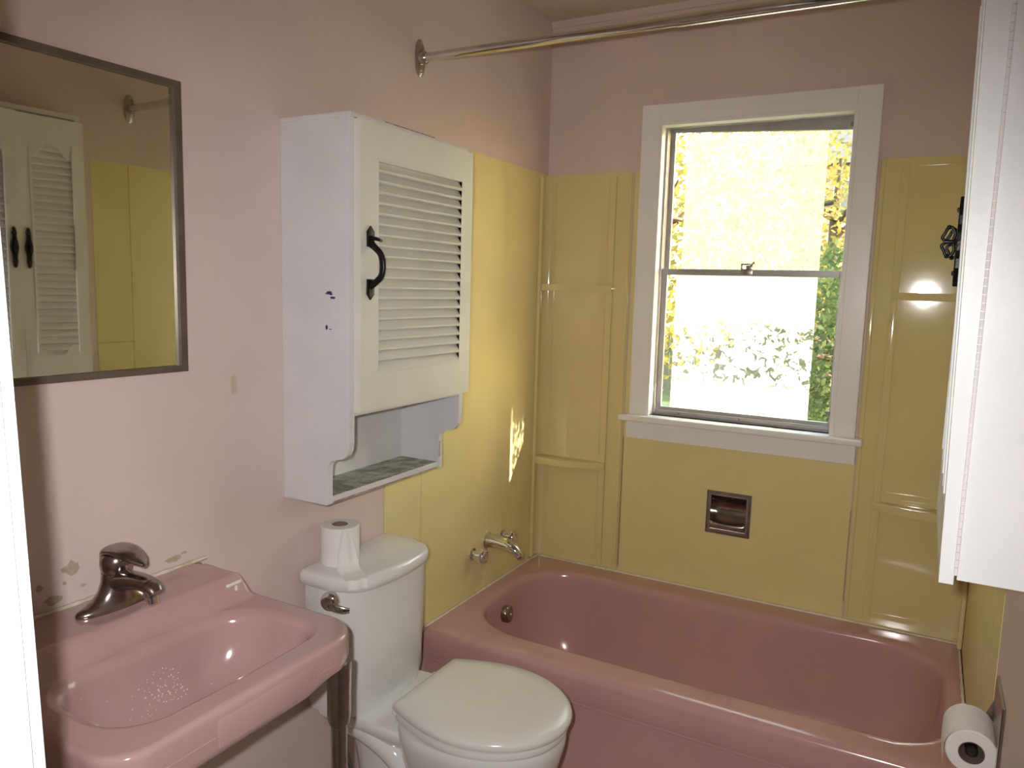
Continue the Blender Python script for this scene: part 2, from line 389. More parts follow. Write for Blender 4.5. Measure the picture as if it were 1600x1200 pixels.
up_s = obj('sash', sash(0.462, 1.098, 1.562, 2.100, 0.057, 0.069, 0.022, 0.020, 0.012, 0.036, 0.030), M_alu, win)
lo_s = obj('sash', sash(0.466, 1.092, 1.046, 1.574, 0.034, 0.046, 0.020, 0.018, 0.016, 0.022), M_alu, win)
obj('glass_pane', B(0.490, 1.080, 0.0645, 0.0655, 1.572, 2.064), M_glass, up_s)
obj('glass_pane', B(0.484, 1.076, 0.0425, 0.0435, 1.060, 1.554), M_glass, lo_s)
obj('privacy_film', B(0.528, 1.005, 0.0625, 0.0630, 1.574, 2.055), M_film1, up_s, loc=(0.53, 0.06, 1.574))
obj('privacy_film', B(0.520, 1.006, 0.0395, 0.0400, 1.062, 1.553), M_film2, lo_s, loc=(0.52, 0.04, 1.062))
bm = bm_new()   # sash lock on the meeting rail
box(bm, 0.752, 0.792, 0.026, 0.040, 1.556, 1.576, bev=.001)
box(bm, 0.752, 0.758, 0.026, 0.038, 1.574, 1.594, bev=.001); box(bm, 0.752, 0.785, 0.026, 0.034, 1.590, 1.595, bev=.001)
box(bm, 0.770, 0.792, 0.022, 0.036, 1.574, 1.588, bev=.002)
tube(bm, [(0.782, 0.030, 1.584), (0.794, 0.026, 1.597), (0.800, 0.025, 1.598)], [.003, .004, .0055], n=10)
obj('sash_lock', bm, M_steel, win, smooth=40)
for (x, z) in ((1.077, 2.045), (1.073, 1.095)):
    obj('sash_clip', B(x-.006, x+.006, 0.026, 0.034, z-.007, z+.007, bev=.001), M_alud, win)
bm = bm_new()
for (x, z) in ((0.56, 1.043), (0.78, 1.043), (0.65, 2.081), (0.98, 2.081)):
    obj('screw', lathe(bm_new(), (x, 0.022, z), (0, -1, 0), [(0, .0035), (.001, .003), (.0014, .001)], 10), M_alud, win)

# ------------------------------------------------------------ tub surround
sur = thing('tub_surround', 'yellow moulded tub wall surround with corner shelves lining the walls around the pink bathtub', 'wall surround', (0.76, -0.01, 0.41))
ST = 1.925; SB = 0.402
obj('side_panel', B(0, PT, -0.829, 0, SB, ST), M_yel2, sur)
obj('side_panel', B(WX-.0014, WX, -0.872, 0, SB, ST), M_yel2, sur)
obj('edge_strip', B(0, PT, -1.010, -0.8315, 0.30, ST-.002, bev=.0006), M_yel2, sur)
obj('edge_strip', B(WX-.0012, WX, -1.020, -0.8745, 1.236, ST-.002), M_yel2, sur)
obj('edge_strip', B(WX-.0012, WX, -1.020, -0.8745, 0.30, 1.2335), M_yel2, sur)
bm = bm_new(); box(bm, 0, .0012, -0.8316, -0.8289, 0.40, ST-.002); obj('joint_line', bm, M_seam, sur)
obj('joint_line', B(WX-.0012, WX, -0.8746, -0.8719, 0.40, ST-.002), M_seam, sur); obj('joint_line', B(WX-.0012, WX, -1.019, -0.8746, 1.2335, 1.236), M_seam, sur)
# back panel: with holes for window and soap dish
bm = slab_holes(bm_new(), 1, -PT, 0, 0.36, 1.17, SB, ST, [(0.376, 1.168, 0.94, 1.926), (0.7, 0.839, 0.631, 0.769)])
obj('back_panel', bm, M_yel2, sur)
# corner towers: left x 0..0.355, right 1.172..1.524
def tower(x0, x1, corner_left):
    s = 1 if corner_left else -1; cx = x0 if corner_left else x1
    def X(d): return cx + s*d
    def bx(bm, d0, d1, y0, y1, z0, z1, bev=.002):
        a, b = sorted((X(d0), X(d1))); box(bm, a, b, y0, y1, z0, z1, bev=bev)
    bm = bm_new(); bx(bm, 0.0, abs(x1-x0), -0.005, 0, SB, ST, .0015); obj('corner_tower', bm, M_yel, sur)
    for d0, d1, zt, zb in ((0.268, 0.290, ST-.018, 0.418), (0.336, 0.350, ST-.004, 0.412)):
        bm = bm_new(); bx(bm, d0, d1, -0.0155 if d0 < .3 else -.0095, -0.0045, zb, zt, .003)
        obj('rib', bm, M_yel, sur, smooth=30)
    bm = bm_new()                                  # rib on the side wall, round-nosed
    a, b = sorted((X(PT-.0005), X(0.016))); box(bm, a, b, -0.074, -0.052, SB+.006, ST-.012, bev=.0045, seg=3)
    obj('rib', bm, M_yel, sur, smooth=30)
    # cove in the corner
    bm = bm_new(); pts = []
    for i in range(7):
        t = PI/2*i/6; pts.append((X(0.003+0.028*(1-math.sin(t))), -0.004-0.028*(1-math.cos(t))))
    pts.append((X(0.002), -0.003)); prism(bm, pts, 2, SB+.004, ST-.004); obj('cove', bm, M_yel, sur, smooth=40)
    # recessed panel outlines between the shelves
    for z0, z1 in ((0.44, 0.795), (0.852, 1.485), (1.530, 1.905)):
        bm = bm_new()
        ax, bx_ = sorted((X(0.036), X(0.260)))
        slab_holes(bm, 1, -0.0068, -0.0045, ax, bx_, z0, z1, [(ax+.007, bx_-.007, z0+.007, z1-.007)])
        obj('panel_bead', bm, M_yel, sur)
    # shelves: lower bow-fronted and deep, upper slim
    for z, th, depth, bow in ((0.825, 0.026, 0.066, 0.028), (1.507, 0.024, 0.060, 0.004)):
        pts = [(X(0.0035), -0.0045)]
        N = 14
        for i in range(N+1):
            t = i/N; d = 0.004 + t*0.286
            y = -(depth*(1-t) + 0.022*t) - bow*math.sin(PI*t)
            pts.append((X(d), y))
        pts.append((X(0.290), -0.0045))
        bm = prism(bm_new(), pts, 2, z-th, z, bev=.004)
        obj('shelf', bm, M_yel, sur, smooth=30)
tower(0.0, 0.355, True); tower(1.174, WX, False)
# dark old joint lines beside the towers
obj('joint_line', B(0.3565, 0.3590, -0.0012-PT, -0.0005, 0.42, 0.938), M_seam, sur); obj('joint_line', B(1.1690, 1.1715, -0.0012-PT, -0.0005, 0.46, 0.78), M_seam, sur)

# ------------------------------------------------------------ bathtub
tub = thing('bathtub', 'pink enamel bathtub under the window, between the side walls', 'bathtub', (0.762, -0.40, 0))
TX, TY = 0.762, -0.405; TF = -0.812
def tub_shell():
    bm = bm_new(); N = 240
    hx = 0.7585; yb = -0.0035
    ths = [2*PI*i/N for i in range(N)]
    for c in ((hx, yb-TY), (-hx, yb-TY), (-hx, TF-TY), (hx, TF-TY)): 
        a = math.atan2(c[1], c[0]) % (2*PI); ths[min(range(N), key=lambda i: abs(ths[i]-a))] = a
    out = [rr_ray(hx, hx, TY-TF, yb-TY, (.001,)*4, t) for t in ths]
    op = [rr_ray(0.700, 0.716, 0.300, 0.300, (.17, .20, .24, .15), t) for t in ths]
    fl_ = [rr_ray(0.610, 0.44, 0.215, 0.215, (.12, .15, .15, .12), t) for t in ths]
    def P(r, t, z): return (TX + r*math.cos(t), TY + r*math.sin(t), z)
    rs = []
    # outer skirt (hidden sides) : vertical, top edge rolled at the front
    rs.append([P(o, t, 0.30) for o, t in zip(out, ths)])
    rs.append([P(o, t, 0.372) for o, t in zip(out, ths)])
    for k in (1, 2, 3, 4):
        a = PI/2*k/4; q = 0.026
        rs.append([P(max(o - q*(1-math.cos(a)), .1), t, 0.372 + q*math.sin(a)*1.0) if o*math.sin(t) < TF-TY+.002 else P(o-.0004*k, t, 0.372+q*math.sin(a)) for o, t in zip(out, ths)])
    for f in (0.35, 0.7): rs.append([P(o + (i-o)*f - .006*(1-f), t, 0.399-.001*f) for o, i, t in zip(out, op, ths)])
    # opening lip
    for dr, dz in ((0.014, 0.0), (0.006, -0.0015), (0.0, -0.006), (-0.006, -0.014), (-0.010, -0.026)):
        rs.append([P(i+dr, t, 0.398+dz) for i, t in zip(op, ths)])
    K = 16
    for k in range(1, K+1):
        s = k/K
        # drop most of the way, then turn onto the floor
        zz = 0.372 - 0.325*math.sin(PI/2*s)**0.9
        w = (1-math.cos(PI/2*s))**1.15
        rs.append([P((i-.010)*(1-w) + f*w*0.92, t, zz) for i, f, t in zip(op, fl_, ths)])
    for q in (0.7, 0.4, 0.1): rs.append([P(f*q, t, 0.045-0.004*(1-q)) for f, t in zip(fl_, ths)])
    rings(bm, rs, cap0=False, cap1=True)
    return bm
obj('tub_shell', tub_shell(), M_pink, tub, smooth=50)
bm = bm_new()   # apron: lip then recessed skirt
pr = [(TF+.0, 0.372), (TF-.0005, 0.305), (TF+.004, 0.297), (TF+.012, 0.293), (TF+.014, 0.285), (TF+.016, 0.10), (TF+.004, 0.06), (TF+.002, 0.0), (TF+.045, 0.0), (TF+.045, 0.36)]
prism(bm, pr, 0, 0.0035, WX-.0035); obj('apron', bm, M_pink, tub, smooth=30)
bm = bm_new()
def caulk(path, r):
    rn = random.Random(7); out = []
    for (a, b) in zip(path, path[1:]):
        a, b = Vector(a), Vector(b); n = max(2, int((b-a).length/0.018))
        for i in range(n): out.append(a+(b-a)*i/n)
    out.append(Vector(path[-1])); tube(bm, out, [r*rn.uniform(.7, 1.35) for _ in out], n=6)
caulk([(0.007, -0.80, 0.399), (0.007, -0.078, 0.399)], .0042); caulk([(0.007, -0.075, 0.399), (0.012, -0.01, 0.400), (WX-.012, -0.01, 0.400)], .0042)
caulk([(WX-.007, -0.01, 0.399), (WX-.007, -0.80, 0.399)], .004)
obj('caulk_bead', bm, M_caulk, tub, smooth=60)
ov = obj('overflow_plate', lathe(bm_new(), (0.118, -0.455, 0.337), (1, 0.05, 0.12), [(-.012, .030), (.006, .031), (.010, .028), (.013, .018), (.014, .004)], 28), M_chromed, tub, smooth=40)
obj('screw', lathe(bm_new(), (0.1325, -0.455, 0.339), (1, 0.05, 0.12), [(0, .004), (.002, .0038), (.003, .001)], 12), M_pale, ov)
obj('drain', lathe(bm_new(), (0.22, -0.405, 0.041), (0, 0, 1), [(0, .028), (.003, .027), (.004, .020), (.002, .018)], 24), M_chromed, tub)

# tub faucet: two round knobs and a spout on the left wall
tf = thing('tub_faucet', 'chrome tub spout between two round knobs on the yellow left wall', 'faucet', (PT, -0.385, 0.56))
for y, z in ((-0.515, 0.553), (-0.300, 0.562)):
    k = obj('knob', lathe(bm_new(), (PT, y, z), (1, 0, 0), [(0, .023), (.004, .023), (.007, .014), (.014, .012), (.018, .019), (.022, .025), (.048, .0255), (.054, .022), (.056, .016), (.054, .012), (.0545, .002)], 24), M_chrome, tf, smooth=35)
    bm = bm_new()
    for i in range(8):
        a = 2*PI*i/8; c = Vector((0, math.cos(a), math.sin(a)))*.0245
        tube(bm, [Vector((PT+.024, y, z))+c, Vector((PT+.047, y, z))+c], .0035, n=8)
    obj('grip_ridges', bm, M_chrome, k, smooth=50)
pth = smooth_path([(PT, -0.412, 0.575), (.03, -0.412, 0.577), (.08, -0.412, 0.572), (.115, -0.412, 0.562), (.135, -0.412, 0.545), (.139, -0.412, 0.533)], 5)
rad = interp([(.026, .025), (.027, .026), (.025, .024), (.023, .021), (.019, .015), (.016, .011)], 5)
obj('spout', tube(bm_new(), pth, rad, n=22, upv=(0, 0.001, 1)), M_chrome, tf, smooth=45)
obj('wall_flange', lathe(bm_new(), (PT, -0.412, 0.575), (1, 0, 0), [(0, .031), (.004, .030), (.007, .025)], 28), M_chrome, tf, smooth=40)

# recessed soap dish
sp = thing('soap_dish', 'recessed tarnished chrome soap dish in the yellow wall below the window', 'soap dish', (0.769, 0.0, 0.62))
SX0, SX1, SZ0, SZ1 = 0.690, 0.848, 0.621, 0.779
bm = slab_holes(bm_new(), 1, -0.0065, -0.0032, SX0, SX1, SZ0, SZ1, [(SX0+.016, SX1-.016, SZ0+.016, SZ1-.016)])
obj('rim_plate', bm, M_chromed, sp)
bm = slab_holes(bm_new(), 1, -0.0085, -0.006, SX0+.009, SX1-.009, SZ0+.009, SZ1-.009, [(SX0+.016, SX1-.016, SZ0+.016, SZ1-.016)])
obj('raised_border', bm, M_steel, sp)
bm = bm_new(); a0, a1, b0, b1 = SX0+.016, SX1-.016, SZ0+.016, SZ1-.016
NN = 14; rowsf = []
for i in range(NN+1):       # curved scoop back
    t = i/NN; z = b1 + (b0-b1)*t; y = 0.050*math.sin(PI*min(1, t*1.05+0.02))**.55 if t < .96 else 0.004
    rowsf.append([(a0+(a1-a0)*j/8, max(y, -.004)-0.004, z) for j in range(9)])
rings(bm, rowsf, False, False, closed=False)
for x in (a0, a1):
    vs = [bm.verts.new((x, r[0][1], r[0][2])) for r in rowsf]; vs += [bm.verts.new((x, -.004, b0)), bm.verts.new((x, -.004, b1))]
    bm.faces.new(vs)
obj('recess', bm, M_chromed, sp, smooth=50)
bm = bm_new()
tube(bm, smooth_path([(a0, -.006, SZ0+.042), (a0+.012, -.012, SZ0+.036), (0.769, -.016, SZ0+.034), (a1-.012, -.012, SZ0+.036), (a1, -.006, SZ0+.042)], 6), [(.004, .007)]*25, n=10, upv=(0, 0, 1))
obj('tray_lip', bm, M_steel, sp, smooth=50)
bm = bm_new(); lathe(bm, (0.775, 0.028, 0.752), (0, -1, 0), [(0, .006), (.003, .005), (.004, .001)], 12); obj('screw', bm, M_ironb, sp)

# ------------------------------------------------------------ shower rod
rod = thing('shower_rod', 'chrome shower curtain rod spanning between the side walls near the ceiling', 'curtain rod', (0.762, -0.86, 2.136))
obj('rod', lathe(bm_new(), (0.004, -0.86, 2.136), (1, 0, 0), [(0, .0127), (0.75, .0127), (0.7503, .0142), (WX-.008, .0142)], 32), M_chrome, rod, smooth=30)
for x, s in ((0.0, 1), (WX, -1)):
    bm = bm_new(); n = 28
    def ov_(k, a): return [(x+s*a, -0.86+.0225*k*math.cos(2*PI*i/n), 2.136+.052*k*(math.copysign(abs(math.sin(2*PI*i/n))**.8, math.sin(2*PI*i/n)))) for i in range(n)]
    rings(bm, [ov_(1, 0), ov_(1, .003), ov_(.85, .007), ov_(.5, .010), ov_(.45, .010)])
    f = obj('flange', bm, M_steel, rod, smooth=40)
    obj('collar', lathe(bm_new(), (x+s*.008, -0.86, 2.136), (s, 0, 0), [(0, .019), (.014, .0175), (.018, .015)], 24), M_steel, f, smooth=40)
    for dz in (-.040, .040): obj('screw', lathe(bm_new(), (x+s*.004, -0.86, 2.136+dz), (s, 0, 0), [(0, .0055), (.0035, .005), (.005, .002)], 12), M_chrome, f, smooth=40)

# ------------------------------------------------------------ louvre helper (slats share one mesh)
def slats(door, plane_axis_x, x_face, dirx, y0, y1, z0, z1, n, m, thick=.006, depth=.020):
    """slanted slats between y0..y1; outward normal dirx along x"""
    pitch = (z1-z0)/n
    zc = z0 + pitch*.5
    pts = [(-.5*depth, pitch*.86), (.5*depth, -pitch*.36), (.5*depth, -pitch*.36-.003), (.5*depth-.003, -pitch*.36-.006), (-.5*depth, pitch*.86-.012)]
    bm = bm_new()
    o0 = Vector((x_face, (y0+y1)/2, zc))
    prism(bm, [(x_face+dirx*p[0], zc+p[1]) for p in pts], 1, y0, y1)
    first = obj('slat', bm, m, door, loc=o0)
    for i in range(1, n):
        c = first.copy(); COL.objects.link(c); c.parent = door
        c.location = first.location + Vector((0, 0, pitch*i))
    return first

# ------------------------------------------------------------ left wall cabinet
cab = thing('wall_cabinet', 'white wooden cabinet with cream louvred door and open lower shelf, hung above the toilet', 'cabinet', (0.0, -1.16, 0.965))
CY0, CY1, CZ0, CZT, CD = -1.401, -0.921, 0.966, 1.852, 0.206
prof = [(0.0, CZ0)]
prof += [(0.136, CZ0), (0.140, CZ0+.004), (0.140, 1.050)]
prof += [(0.1405+.012*(1-math.cos(PI/2*i/6)), 1.050+.026*math.sin(PI/2*i/6)) for i in range(1, 7)]
prof += [(0.160, 1.0785), (0.170, 1.081)]
prof += [(0.170+.034*math.sin(PI/2*i/6), 1.112-.031*math.cos(PI/2*i/6)) for i in range(1, 7)]
prof += [(CD, 1.125), (CD, CZT), (0.0, CZT)]
for y0 in (CY0, CY1-.018):
    obj('side_panel', prism(bm_new(), prof, 1, y0, y0+.018, bev=.0015), M_white, cab)
obj('top_panel', B(0, CD+.004, CY0-.002, CY1+.002, CZT-.001, CZT+.010, bev=.002), M_white, cab)
obj('back_panel', B(0, 0.008, CY0+.018, CY1-.018, CZ0, CZT-.002), M_white, cab)
obj('inner_shelf', B(0.008, CD, CY0+.018, CY1-.018, 1.186, 1.204, bev=.001), M_white, cab)
bt = obj('bottom_shelf', B(0.008, 0.138, CY0+.018, CY1-.018, CZ0+.001, CZ0+.019, bev=.0015), M_white, cab)
obj('worn_top', B(0.009, 0.136, CY0+.019, CY1-.019, CZ0+.019, CZ0+.0196), M_worn, bt)
obj('worn_edge', B(0.1372, 0.1386, CY0+.02, CY1-.02, CZ0+.002, CZ0+.006), M_rub, bt)
bm = bm_new(); box(bm, .1395, .1408, CY1-.0165, CY1-.010, 1.0, 1.045); obj('bare_patch', bm, M_rub, cab)
for (c, r, sx, sz, sd_) in (((0.146, 1.466), .006, 1.8, .7, 21), ((0.158, 1.456), .004, 1.6, .8, 22), ((0.139, 1.388), .003, 1, 1.6, 24), ((0.150, 1.384), .0015, 3, .6, 25)):
    obj('ink_mark', blob(bm_new(), 1, CY0-.0009, c, r, seed=sd_, sx=sx, sz=sz, th=.0009), M_ink, cab)
bm = bm_new(); box(bm, CD-.002, CD+.0045, CY0+.12, CY1-.16, CZT+.008, CZT+.0105); obj('chipped_edge', bm, M_rub, cab)
# door
DY0, DY1, DZ0, DZ1 = -1.388, -0.922, 1.196, 1.848
dd = obj('door', slab_holes(bm_new(), 0, CD+.001, CD+.021, DY0, DY1, DZ0, DZ1, [(-1.325, -0.976, 1.284, 1.768)]), M_cream, cab, loc=(CD, -1.155, 1.196))
obj('louvre_backing', B(CD+.0004, CD+.002, -1.330, -.971, 1.279, 1.773), M_cream, dd)
slats(dd, 0, CD+.0125, 1, -1.3255, -0.9755, 1.288, 1.768, 20, M_cream)
bm = bm_new()
for z in (1.285, 1.767):
    box(bm, CD+.001, CD+.0225, -1.328, -0.973, z-.002, z+.003, bev=.001)
for y in (-1.3265, -0.9745): box(bm, CD+.001, CD+.0215, y-.0015, y+.0015, 1.284, 1.768)
obj('louvre_bead', bm, M_cream, dd)
for z in (1.775, 1.296):
    obj('hinge', lathe(bm_new(), (CD+.004, DY1+.004, z-.03), (0, 0, 1), [(0, .003), (.002, .004), (.058, .004), (.06, .003)], 12), M_ironb, dd)
# iron thumb-latch style handle
hx, hy = CD+.021, -1.357
bm = bm_new()
for zc, s in ((1.594, 1), (1.478, -1)):
    pts = [(-.011, -.022), (.011, -.022), (.012, .012), (.005, .019), (0, .025), (-.005, .019), (-.012, .012)]
    prism(bm, [(hy+p[0], zc+s*p[1]) for p in pts], 0, hx, hx+.005, bev=.001)
hp = smooth_path([(hx+.003, hy, 1.580), (hx+.012, hy+.002, 1.572), (hx+.028, hy+.004, 1.556), (hx+.034, hy+.004, 1.532), (hx+.030, hy+.004, 1.508), (hx+.014, hy+.002, 1.492), (hx+.003, hy, 1.486)], 6)
tube(bm, hp, interp([(.010, .004), (.008, .005), (.0075, .005), (.008, .0055), (.0075, .005), (.008, .005), (.010, .004)], 6), n=12, upv=(0, 1, 0))
tube(bm, [(hx+.002, hy, 1.592), (hx+.018, hy+.004, 1.590), (hx+.028, hy+.006, 1.586)], [(.004, .006), (.009, .004), (.007, .003)], n=12, upv=(0, 0, 1))
obj('handle', bm, M_iron, dd, smooth=40)

# ------------------------------------------------------------ right wall cabinet
rc = thing('wall_cabinet', 'tall white cabinet with two louvred doors on the right wall, nearest the camera', 'cabinet', (WX, -1.34, 1.105))
RX = 1.412; RY0, RYM, RY1, RZ0, RZ1 = -1.565, -1.340, -1.115, 1.112, 2.03
obj('side_panel', B(RX, WX, RY0, RY0+.018, RZ0, RZ1), M_white2, rc); obj('side_panel', B(RX, WX, RY1-.018, RY1, RZ0, RZ1), M_white2, rc)
obj('top_panel', B(RX, WX, RY0, RY1, RZ1, RZ1+.018, bev=.002), M_white2, rc)
obj('bottom_panel', B(RX+.004, WX, RY0+.018, RY1-.018, RZ0+.004, RZ0+.020), M_white2, rc)
obj('back_panel', B(WX-.006, WX, RY0+.018, RY1-.018, RZ0+.02, RZ1), M_white2, rc)
def rdoor(y0, y1, near):
    hy0, hy1, hz0, hz1 = y0+.042, y1-.042, 1.20, 1.935
    XF = 1.391
    bm = bm_new()
    slab_holes(bm, 0, XF, RX-.0035, y0+.001, y1-.001, 1.104, 2.022, [(hy0, hy1, hz0, hz1)])
    if near:
        for v in bm.verts:
            if v.co.x < XF+.001: v.co.x -= (v.co.z-1.104)*0.0155
    d = obj('door', bm, M_white2, rc, loc=(XF, (y0+y1)/2, 1.104))
    # scrolled corners of the opening
    for zz, s in ((hz0, 1), (hz1, -1)):
        bm = bm_new()
        for yy, t in ((hy0, 1), (hy1, -1)):
            pts = [(yy, zz), (yy+t*.070, zz)]
            for i in range(9):
                a = i/8; pts.append((yy+t*(.070-.066*a), zz+s*(.012+.030*a - .010*math.sin(2*PI*a))))
            pts.append((yy, zz+s*.045))
            prism(bm, pts, 0, XF+.001, RX-.005)
        if near:
            for v in bm.verts: v.co.x -= (v.co.z-1.104)*0.0155*(1 if v.co.x < XF+.003 else 0)
        obj('scroll_corner', bm, M_white2, d)
    f = slats(d, 0, XF+.0085, -1, hy0-.0005, hy1+.0005, hz0+.004, hz1, 30, M_white2, depth=.0135)
    bm = bm_new()
    for yy in (hy0, hy1): box(bm, XF-.0022, XF+.001, yy-.004, yy+.004, hz0+.02, hz1-.02, bev=.0008)
    if near:
        for v in bm.verts: v.co.x -= (v.co.z-1.104)*0.0155
    obj('bead', bm, M_white2, d)
    # iron pull
    py = (y1-.024) if near else (y0+.024)
    px = XF - ((1.58-1.104)*0.0155 if near else 0)
    zc = 1.578
    out = []
    for zz, w in ((-.068, .001), (-.062, .006), (-.056, .003), (-.048, .009), (-.040, .0045), (-.026, .0055), (-.014, .011), (0, .013), (.014, .011), (.026, .0055), (.040, .0045), (.048, .009), (.056, .003), (.062, .006), (.068, .001)):
        out.append((zz, w))
    pts = [(py+w, zc+z) for z, w in out] + [(py-w, zc+z) for z, w in out[::-1]]
    h = obj('handle', prism(bm_new(), pts, 0, px-.008, px, bev=.002), M_iron, d, loc=(px, py, zc))
    bm = bm_new()
    tube(bm, [(px-.006, py, zc), (px-.012, py, zc), (px-.024, py, zc)], [.007, .003, .004], n=10)
    for s in (1, -1):
        loop = smooth_path([(px-.012, py, zc+s*.003), (px-.010, py, zc+s*.012), (px-.014, py, zc+s*.021), (px-.020, py, zc+s*.021), (px-.024, py, zc+s*.013), (px-.027, py, zc+s*.006), (px-.022, py, zc+s*.001)], 5)
        tube(bm, loop, .0024, n=8, upv=(0, 1, 0))
        bmesh.ops.create_icosphere(bm, subdivisions=2, radius=.0036, matrix=Matrix.Translation((px-.019, py, zc+s*.022)))
    obj('pull', bm, M_iron, h, smooth=60)
    for s in (-1, 1): obj("screw", lathe(bm_new(), (px-.008, py, zc+s*.048), (-1, 0, 0), [(0, .004), (.002, .0035), (.003, .001)], 10), M_ironb, h)
    return d
nd = rdoor(RY0, RYM, True); fdr = rdoor(RYM, RY1, False)
# piano hinge along the near front corner
ph = obj('piano_hinge', B(RX-.0036, RX-.0004, RY0-.0012, RY0+.017, 1.118, 2.020), M_trim, rc)
bm = bm_new(); z = 1.120; k = 0
while z < 2.014:
    lathe(bm, (RX-.002, RY0-.0018, z), (0, 0, 1), [(0, .0026), (.0098, .0026)], 8); z += .0108; k += 1
obj('knuckles', bm, M_trim, ph, smooth=40)['kind'] = 'stuff'

# ------------------------------------------------------------ mirror (turned 1 degree on the wall)
mr_ = thing('wall_mirror', 'rectangular mirror in thin brown metal frame above the pink sink', 'mirror', (0.0, -1.95, 1.30))
def rot_mir(bm):
    bmesh.ops.rotate(bm, verts=bm.verts, cent=(0.012, -1.684, 1.5), matrix=Matrix.Rotation(R(-1.8), 3, 'Z'))
    return bm
MY0, MY1, MZ0, MZ1 = -2.30, -1.684, 1.302, 1.873
bm = slab_holes(bm_new(), 0, 0.000, 0.021, MY0, MY1, MZ0, MZ1, [(MY0+.014, MY1-.014, MZ0+.012, MZ1-.012)])
bmesh.ops.translate(bm, verts=bm.verts, vec=(0.0012, 0, 0)); obj('frame', rot_mir(bm), M_brown, mr_)
obj('glass', rot_mir(B(0.004, 0.013, MY0+.013, MY1-.013, MZ0+.011, MZ1-.011)), M_mirror, mr_)
obj('backing', rot_mir(B(0.0012, 0.004, MY0+.004, MY1-.004, MZ0+.004, MZ1-.004)), M_brown, mr_)

# ------------------------------------------------------------ sink
sk = thing('wall_sink', 'pink wall-hung sink with raised back ledge on a chrome leg, below the mirror', 'sink', (0.22, -1.90, 0.77))
KX, KY = 0.285, -1.895
def sink_top(x, y):
    z = 0.840
    led = 1 - sstep(0.128, 0.168, x)
    side = 1 - sstep(-1.662, -1.638, y)
    side2 = sstep(-2.165, -2.135, y)
    return z + 0.045*led*side*side2
BOWL = [((.30*(k/14)+.70*(1-math.cos(PI/2*k/14))**1.0), .827-.112*math.sin(PI/2*k/14)) for k in range(15)]
def bowl_z(w):
    for (a, za), (b, zb) in zip(BOWL, BOWL[1:]):
        if a <= w <= b: return za+(zb-za)*(w-a)/(b-a)
    return .715
def sink_shell():
    bm = bm_new(); N = 288
    hx0, hx1, hy0, hy1 = KX-.001, 0.450-KX, KY+2.156, -1.634-KY
    ths = [2*PI*i/N for i in range(N)]
    for c in ((-hx0, hy1), (-hx0, -hy0)):
        a = math.atan2(c[1], c[0]) % (2*PI); ths[min(range(N), key=lambda i: abs(ths[i]-a))] = a
    out = [rr_ray(hx0, hx1, hy0, hy1, (.085, .004, .004, .065), t) for t in ths]
    op = [rr_ray(0.118, 0.108, 0.203, 0.200, (.055, .110, .085, .085), t) for t in ths]
    fl_ = [rr_ray(0.060, 0.070, 0.105, 0.10, (.05, .05, .05, .05), t) for t in ths]
    def P(r, t, z=None, dz=0):
        x, y = KX+r*math.cos(t), KY+r*math.sin(t)
        return (x, y, (sink_top(x, y) if z is None else z)+dz)
    rs = []
    wall = [math.cos(t) < -0.2 and abs(o*math.cos(t)+hx0) < .003 for o, t in zip(out, ths)]
    def bottom(t, o):   # scalloped lower edge of the apron
        y = KY+o*math.sin(t); return 0.772 - 0.012*(1-sstep(-1.80, -1.72, y)) + .012*(1-sstep(-2.10, -2.04, y))
    rs.append([P(o-.03, t, bottom(t, o)+.012) for o, t in zip(out, ths)])
    rs.append([P(o-.016, t, bottom(t, o)) for o, t in zip(out, ths)])
    rs.append([P(o-.008, t, bottom(t, o)+.001) for o, t in zip(out, ths)])
    rs.append([P(o-.002, t, bottom(t, o)+.008) for o, t in zip(out, ths)])
    rs.append([P(o+.0005, t, bottom(t, o)+.018) for o, t in zip(out, ths)])
    rs.append([P(o, t, .812) for o, t in zip(out, ths)])
    for k in range(0, 5):
        a = PI/2*k/4; q = .012
        rs.append([P(o-(0 if w else q*(1-math.cos(a))), t, None, -q*(1-math.sin(a)) if not w else -.0005*(4-k)) for o, t, w in zip(out, ths, wall)])
    D = 22
    for k in range(1, D+1):
        f = k/D
        rs.append([P((o-.013)+(i+.015-(o-.013))*f, t) for o, i, t in zip(out, op, ths)])
    for dr, dz in ((.013, -.0006), (.007, -.0026), (.001, -.0065), (-.006, -.013)):
        rs.append([P(i+dr, t, .840+dz) for i, t in zip(op, ths)])
    for w, zz in BOWL[1:]:
        rs.append([P((i-.006)*(1-w)+f*w, t, zz) for i, f, t in zip(op, fl_, ths)])
    for q in (.7, .4, .18): rs.append([P(f*q, t, .715-.006*(1-q)) for f, t in zip(fl_, ths)])
    rings(bm, rs, cap0=False, cap1=True)
    return bm
basin = obj('basin', sink_shell(), M_sinkpink, sk, smooth=55)
# raised panels on the apron front, as on the cast-iron original
bm = bm_new()
for y0, y1, z0, z1 in ((-1.985, -1.775, .776, .822), ):
    box(bm, .4475, .4525, y0, y1, z0, z1, bev=.002)
obj('apron_boss', bm, M_sinkpink, sk, smooth=30)
for g0, g1 in ((-1.770, -1.72), (-2.085, -1.99)): obj('apron_groove', B(.4490, .4512, g0, g1, .795, .798, bev=.0007), M_sinkpink, sk)
obj('drain', lathe(bm_new(), (KX, KY, .7085), (0, 0, 1), [(0, .022), (.002, .022), (.003, .017), (.001, .015)], 24), M_chrome, sk)
bm = bm_new(); rn = random.Random(3)
pp = [(0.006, y, .8865) for y in [-2.165+.012*i for i in range(45)]]
tube(bm, pp, [.0042*rn.uniform(.7, 1.3) for _ in pp], n=6); obj('caulk_bead', bm, M_caulkw, sk, smooth=60)
